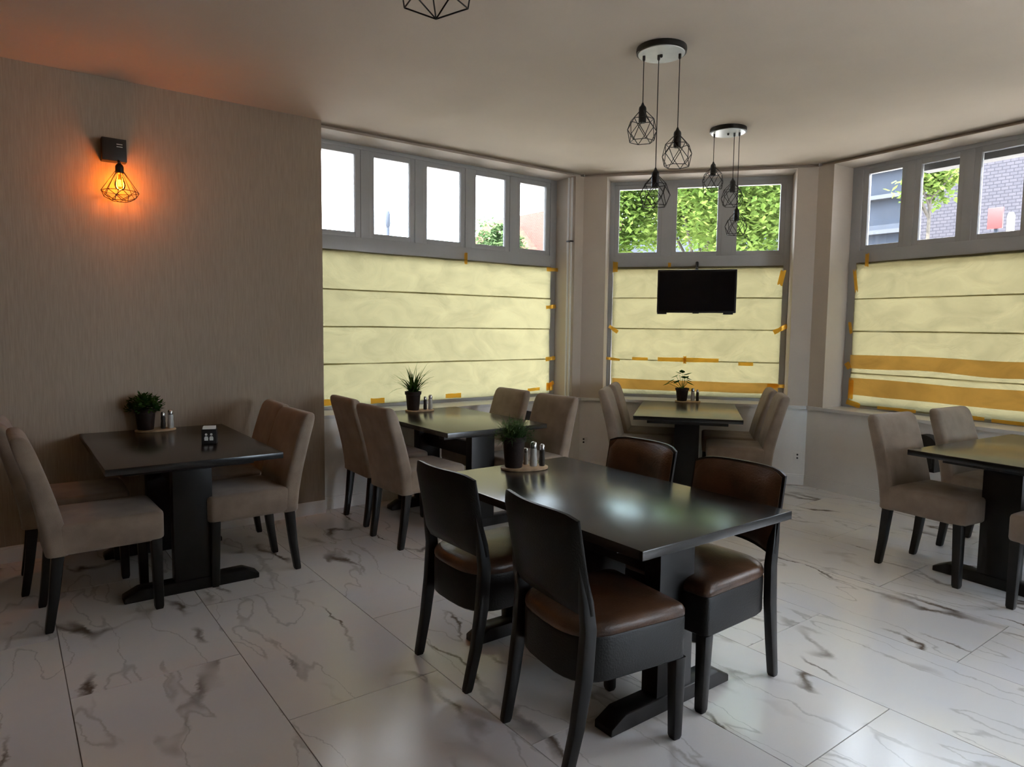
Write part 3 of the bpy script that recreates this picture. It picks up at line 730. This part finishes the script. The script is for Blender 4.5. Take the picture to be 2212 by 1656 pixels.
setting((2.79, 5.00), -.25, 'spider', 'spiky plant with arching blades in a dark pot in front of the left window', 'wooden board on the left window table', 'clear salt shaker on the left window table', 'dark pepper shaker on the left window table', .155, .064, .047, True)
setting((5.36, 4.28), VR-.1, 'broad', 'small broad-leaved plant in a brown pot below the television', 'wooden board on the table below the television', 'clear salt shaker on the table below the television', 'dark pepper shaker on the table below the television', .125, .062, .045)

# napkin holder
nh = thing('napkin_holder', 'small black napkin holder with white figures printed on its side', 'napkin holder', (.975, 4.29, TT), -.35)
bm = BM(); box(bm, -.04, .04, -.035, -.030, 0, .088, .001); box(bm, -.04, .04, .030, .035, 0, .088, .001); box(bm, -.04, -.036, -.03, .03, 0, .088, .001); box(bm, .036, .04, -.03, .03, 0, .088, .001); box(bm, -.04, .04, -.035, .035, 0, .005, .001); finish('holder', bm, M['blackmetal'], nh)
bm = BM()
for i in range(9): box(bm, -.034, .034, -.027+i*.006, -.023+i*.006, .006, .096+.003*(i % 3))
finish('napkin', bm, M['napkin'], nh, smooth=False, stuff=True)
bm = BM()
for sx in (-.014, .014):
    n = 14; c = [bm.verts.new((sx+.007*cos(2*PI*i/n), -.0358, .058+.007*sin(2*PI*i/n))) for i in range(n)]; bm.faces.new(c)
    pts = [(sx-.010, .022), (sx+.010, .022), (sx+.011, .038), (sx+.006, .047), (sx-.006, .047), (sx-.011, .038)]
    bm.faces.new([bm.verts.new((x, -.0358, z)) for x, z in pts])
finish('print', bm, M['napkin'], nh, smooth=False)

# ------------------------------------------------------------------ pendant lamps
def cage_pendant(t, x, y, ztop, zs, R0=.083, wire=.0021, k=0):
    """cord from ztop to socket bottom zs; cage below"""
    bm = BM(); tube(bm, (x, y, ztop), (x, y, zs+.085), .0028, 6); cord = finish('cord', bm, M['cable'], t)
    bm = BM(); lathe(bm, [(.004, .105), (.010, .09), (.019, .08), (.021, .07), (.021, .0), (.017, -.004)], 16, (x, y, zs)); finish('socket', bm, M['blackmetal'], t)
    bm = BM(); n = 6
    ring = lambda r, z, o: [Vector((x+r*cos(2*PI*(i+o)/n+k), y+r*sin(2*PI*(i+o)/n+k), zs+z)) for i in range(n)]
    r1 = ring(.022, .055, 0); r2 = ring(R0*.78, .012, 0); r3 = ring(R0, -.045, .5); r4 = ring(R0*.82, -.105, 0)
    for i in range(n):
        j = (i+1) % n
        for p, q_ in ((r1[i], r1[j]), (r1[i], r2[i]), (r2[i], r2[j]), (r2[i], r3[i]), (r2[j], r3[i]), (r3[i], r4[i]), (r3[i], r4[j]), (r4[i], r4[j]), (r3[i], r3[j])):
            if (p, q_) == (r3[i], r3[j]): continue
            tube(bm, p, q_, wire, 5)
    finish('wire_cage', bm, M['blackmetal'], t)
def pendant(loc, label, drops, disc=.135):
    t = thing('pendant_lamp', label, 'lamp', loc, 0, 'triple wire-cage pendant lamps')
    bm = BM(); lathe(bm, [(disc, 0), (disc+.002, -.012), (disc, -.028), (disc-.006, -.03)], 40); finish('canopy_rim', bm, M['blackmetal'], t)
    bm = BM(); lathe(bm, [(disc-.008, -.028), (disc-.010, -.034), (.01, -.034)], 40); c = finish('canopy', bm, M['canopy'], t); c['label'] = 'pale reflective underside'
    bm = BM(); lathe(bm, [(.008, -.034), (.008, -.045), (.003, -.05)], 12); finish('screw', bm, M['blackmetal'], t)
    for i, (dx, dy, zb) in enumerate(drops):
        bm = BM(); lathe(bm, [(.008, -.033), (.008, -.055), (.004, -.062)], 10, (dx, dy, 0)); finish('cord_grip', bm, M['blackmetal'], t)
        cage_pendant(t, dx, dy, -.05, zb-CEIL, k=i*.4)
    return t
pendant((2.965, 2.625, CEIL), 'triple wire-cage pendant lamp hanging nearest the middle of the ceiling', [(-.060, .072, 2.612), (.070, -.070, 2.471), (-.004, .015, 2.258)])
pendant((4.525, 3.315, CEIL), 'smaller-looking triple wire-cage pendant lamp farther back before the middle window', [(-.060, .082, 2.655), (.030, -.035, 2.525), (.050, -.066, 2.306)])
# near lamp: different open diamond cage, only its lowest tip in view
t = thing('pendant_lamp', 'geometric wire pendant cut off by the top picture edge', 'lamp', (.942, 1.605, CEIL))
bm = BM(); lathe(bm, [(.09, 0), (.092, -.012), (.085, -.028), (.01, -.03)], 32); finish('canopy', bm, M['blackmetal'], t)
bm = BM(); tube(bm, (0, 0, -.02), (0, 0, -.40), .003, 6); finish('cord', bm, M['cable'], t)
bm = BM(); lathe(bm, [(.005, -.38), (.019, -.40), (.021, -.47), (.017, -.475)], 16); finish('socket', bm, M['blackmetal'], t)
bm = BM(); n = 5; af = radians(-90)-yaw      # facing direction of the open side
def ring(r, z, degs): return [Vector((r*cos(af+radians(d)), r*sin(af+radians(d)), z)) for d in degs]
DG = (-93, -34, 0, 34, 93)
r1 = ring(.022, -.43, (-144, -72, 0, 72, 144)); r2 = ring(.104, -.575, DG); r3 = ring(.083, -.705, DG); tip = Vector((0, 0, -.734))
for i in range(n):
    j = (i+1) % n
    for p, q_ in ((r1[i], r1[j]), (r1[i], r2[i]), (r2[i], r2[j]), (r2[i], r3[i]), (r3[i], tip)): tube(bm, p, q_, .0021, 6)
    if i < n-1: tube(bm, r3[i], r3[j], .0021, 6)
finish('wire_cage', bm, M['blackmetal'], t)

# ------------------------------------------------------------------ wall lamps
def sconce(loc, label, power):
    t = thing('wall_lamp', label, 'lamp', loc, 0, 'amber wall lamps')   # origin on the wall at box centre
    bm = BM(); box(bm, -.068, .068, -.075, 0, -.07, .07, .004); finish('housing', bm, M['blackmetal'], t)
    bm = BM()
    for z in (.02, .035): box(bm, .012, .045, -.0765, -.075, z-.003, z+.003)
    finish('marking', bm, M['steel'], t, smooth=False)
    cx, cy = .02, -.108
    bm = BM(); tube(bm, (cx, -.06, -.06), (cx, cy, -.085), .008, 8); tube(bm, (cx, cy, -.08), (cx, cy, -.10), .010, 8); finish('arm', bm, M['blackmetal'], t)
    bm = BM(); lathe(bm, [(.008, -.088), (.020, -.098), (.024, -.11), (.024, -.148), (.02, -.152)], 18, (cx, cy, 0)); finish('socket', bm, M['blackmetal'], t)
    bm = BM(); lathe(bm, [(.012, -.150), (.014, -.165), (.020, -.18), (.029, -.205), (.031, -.222), (.027, -.240), (.015, -.252), (.003, -.256)], 20, (cx, cy, 0)); bulb = finish('bulb', bm, M['bulb'], t)
    bm = BM(); lathe(bm, [(.003, -.188), (.012, -.19), (.013, -.228), (.003, -.23)], 12, (cx, cy, 0)); finish('filament', bm, M['filament'], t)
    bm = BM(); n = 8
    ring = lambda r, z, o: [Vector((cx+r*cos(2*PI*(i+o)/n), cy+r*sin(2*PI*(i+o)/n), z)) for i in range(n)]
    r1 = ring(.022, -.135, 0); r2 = ring(.105, -.262, 0); r3 = ring(.092, -.295, .5); r4 = ring(.05, -.318, 0)
    for i in range(n):
        j = (i+1) % n
        for p, q_ in ((r1[i], r1[j]), (r1[i], r2[i]), (r2[i], r2[j]), (r2[i], r3[i]), (r2[j], r3[i]), (r3[i], r4[i]), (r3[i], r4[j]), (r4[i], r4[j])): tube(bm, p, q_, .0022, 5)
    finish('wire_cage', bm, M['blackmetal'], t)
    ld = bpy.data.lights.new('bulb_light', 'POINT'); ld.energy = power; ld.color = (1, .33, .045); ld.shadow_soft_size = .03
    lo = bpy.data.objects.new('bulb_light', ld); COL.objects.link(lo); lo.parent = t; lo.location = (cx, cy, -.212)
    
sconce((.622, 5.088, 2.548), 'glowing amber wall lamp with black box and wire cage on the beige wall', 6.3)

# ------------------------------------------------------------------ outside
bm = BM(); box(bm, 1.2, 5.4, 5.55, 6.75, 3.20, 3.34); struct(finish('trim_7', bm, M['trim'], smooth=False))  # unseen roof edge, added to cut sky light on the left window
bm = BM(); box(bm, -3.4, 1.55, 5.9, 12.5, -.35, 5.8); struct(finish('added_wing', bm, M['redbrick'], smooth=False))  # unseen brick wing, added to block part of the sky from the left window
bm = BM(); box(bm, -60, 90, -60, 110, -.5, -.35); g = struct(finish('ground', bm, M['asphalt'], smooth=False))
def crown(name, c, rad, n, size, m, parent, seed, sq=.8):
    R = random.Random(seed); V, F, blobs = [], [], []
    for i in range(34):
        v = Vector((R.gauss(0, 1), R.gauss(0, 1), R.gauss(0, 1))).normalized()*rad*R.uniform(.2, .85); v.z *= sq; blobs.append((v, rad*R.uniform(.18, .36)))
    C0 = Vector(c)
    for i in range(n):
        b, r = R.choice(blobs); v = Vector((R.gauss(0, 1), R.gauss(0, 1), R.gauss(0, 1))).normalized()*r*R.uniform(.6, 1.08)
        p = C0+b+v; az = R.uniform(0, 2*PI); el = R.uniform(-.9, .7); L = size*R.uniform(.6, 1.4)
        d = Vector((cos(az)*cos(el), sin(az)*cos(el), sin(el))); s_ = Vector((-sin(az), cos(az), R.uniform(-.5, .5)))
        k = len(V); V += [p, p+d*L*.45+s_*L*.3, p+d*L, p+d*L*.45-s_*L*.3]; F.append((k, k+1, k+2, k+3))
    me = bpy.data.meshes.new(name); me.from_pydata(V, [], F); me.materials.append(m)
    o = bpy.data.objects.new(name, me); COL.objects.link(o); o.parent = parent; o['kind'] = 'stuff'
    return o
def tree(loc, h, rad, n, size, m, label, seed):
    t = thing('tree', label, 'tree', (loc[0], loc[1], -.35))
    bm = BM(); tube(bm, (0, 0, 0), (0, 0, h-rad*.3), min(.16, rad*.07), 10, min(.07, rad*.04))
    R = random.Random(seed)
    for i in range(7):
        a = R.uniform(0, 2*PI); tube(bm, (0, 0, h-rad*R.uniform(.5, 1.1)), (rad*.6*cos(a), rad*.6*sin(a), h+rad*R.uniform(-.2, .5)), min(.05, rad*.03), 6, .008)
    finish('trunk', bm, M['bark'], t); crown('foliage', (0, 0, h), rad, n, size, m, t, seed)
tree((14.3, 10.95), 6.0, 4.1, 60000, .15, M['tree'], 'leafy bright green street tree outside the middle window', 3)
tree((20.4, 28.2), 6.0, 1.5, 5000, .2, M['tree2'], 'small distant green tree seen through the fourth pane of the left window', 4)
tree((10.25, 4.2), 3.9, .50, 1500, .09, M['tree'], 'young green tree outside the right window before the grey brick wall', 8)
# buildings
def building(name, label, x0, x1, y0, y1, h, m, wins=(), ledges=(), roof=None):
    t = thing(name, label, 'building', (x0, y0, -.35))
    bm = BM(); box(bm, 0, x1-x0, 0, y1-y0, 0, h); finish('wall', bm, m, t, smooth=False)
    for (a, b, c, d) in wins:      # on the west face (x = 0)
        bm = BM(); box(bm, -.04, .02, a, b, c, d); f = finish('window', bm, M['trim'], t, smooth=False)
        bm = BM(); box(bm, -.05, -.035, a+.08, b-.08, c+.08, d-.08); finish('pane', bm, M['darkledge'], f, smooth=False)
    for z in ledges:
        bm = BM(); box(bm, -.35, 0, 0, y1-y0, z, z+.14); finish('ledge', bm, M['darkledge'], t, smooth=False)
    return t
building('house', 'grey brick house wall outside the right window', 20, 28, -12, 8.45, 7.6, M['greybrick'], [(3, 5, 1, 3), (7, 9, 1, 3), (3, 5, 4.5, 6.5)])
building('building', 'blue-grey building with dark ledges seen through the first pane of the right window', 25, 33, 9.6, 17.5, 8, M['bluewall'], [], (1.2, 2.9, 4.0, 5.2, 6.4, 7.4))
building('building', 'pale building behind the leafy tree', 27, 35, 19, 28.4, 7, M['bluewall'], [(2, 4, 1, 3), (6, 8, 1, 3)])
hs = thing('house', 'distant red brick house with tiled roof seen in the last pane of the left window', 'building', (24.2, 29.0, -.35), 0)
bm = BM(); box(bm, 0, 6, 0, 5, 0, 8.2); finish('wall', bm, M['redbrick'], hs, smooth=False)
bm = BM(); box(bm, -2.4, 0, .5, 5, 0, 5.4); finish('side_wing', bm, M['redbrick'], hs, smooth=False)
bm = BM(); v = [bm.verts.new(p) for p in ((-2.6, .2, 5.4), (.1, .2, 5.4), (.1, 5.2, 5.4), (-2.6, 5.2, 5.4), (-2.4, 2.7, 7.6), (.1, 2.7, 7.6))]
for f in ((0, 1, 5, 4), (1, 2, 5), (2, 3, 4, 5), (3, 0, 4), (0, 3, 2, 1)): bm.faces.new([v[i] for i in f])
finish('roof', bm, M['roof'], hs, smooth=False)
for x in (-1.9, -1.0, .8, 2.2):
    bm = BM(); box(bm, x, x+.6, (-.04 if x > 0 else .46), (.02 if x > 0 else .52), 3.4, 4.9); f = finish('window', bm, M['trim'], hs, smooth=False)
    bm = BM(); box(bm, x+.08, x+.52, (-.06 if x > 0 else .44), (-.03 if x > 0 else .47), 3.5, 4.8); finish('pane', bm, M['darkledge'], f, smooth=False)
lp = thing('street_lamp', 'thin grey street lamp post seen through the second pane of the left window', 'lamp post', (8.95, 17.9, -.35))
bm = BM(); tube(bm, (0, 0, 0), (0, 0, 4.6), .07, 10, .045); finish('post', bm, M['bluewall'], lp)
bm = BM(); lathe(bm, [(.05, 4.6), (.07, 4.66), (.07, 4.95), (.04, 5.05)], 12); finish('lamp_head', bm, M['bluewall'], lp)
sg = thing('street_sign', 'red board on a grey post outside the third pane of the right window', 'sign', (8.54, 2.83, -.35), 0)
bm = BM(); tube(bm, (0, 0, 0), (0, 0, 3.12), .02, 8); finish('post', bm, M['bluewall'], sg)
bm = BM(); box(bm, -.05, -.02, -.07, .07, 2.92, 3.14, .005); finish('board', bm, M['red'], sg)
wp = thing('white_post', 'white post beside the red board outside the right window', 'post', (8.60, 2.72, -.35), 0)
bm = BM(); lathe(bm, [(.035, 0), (.035, 3.05), (.02, 3.09)], 14); finish('post', bm, M['white'], wp)
sh = thing('sunshade_box', 'dark sunshade box above the right window outside', 'sunshade', (B.x, B.y, 0), th3)
bm = BM(); box(bm, .72, 2.62, .37, .50, 2.84, 2.985, .005); finish('housing', bm, M['sunshade'], sh)
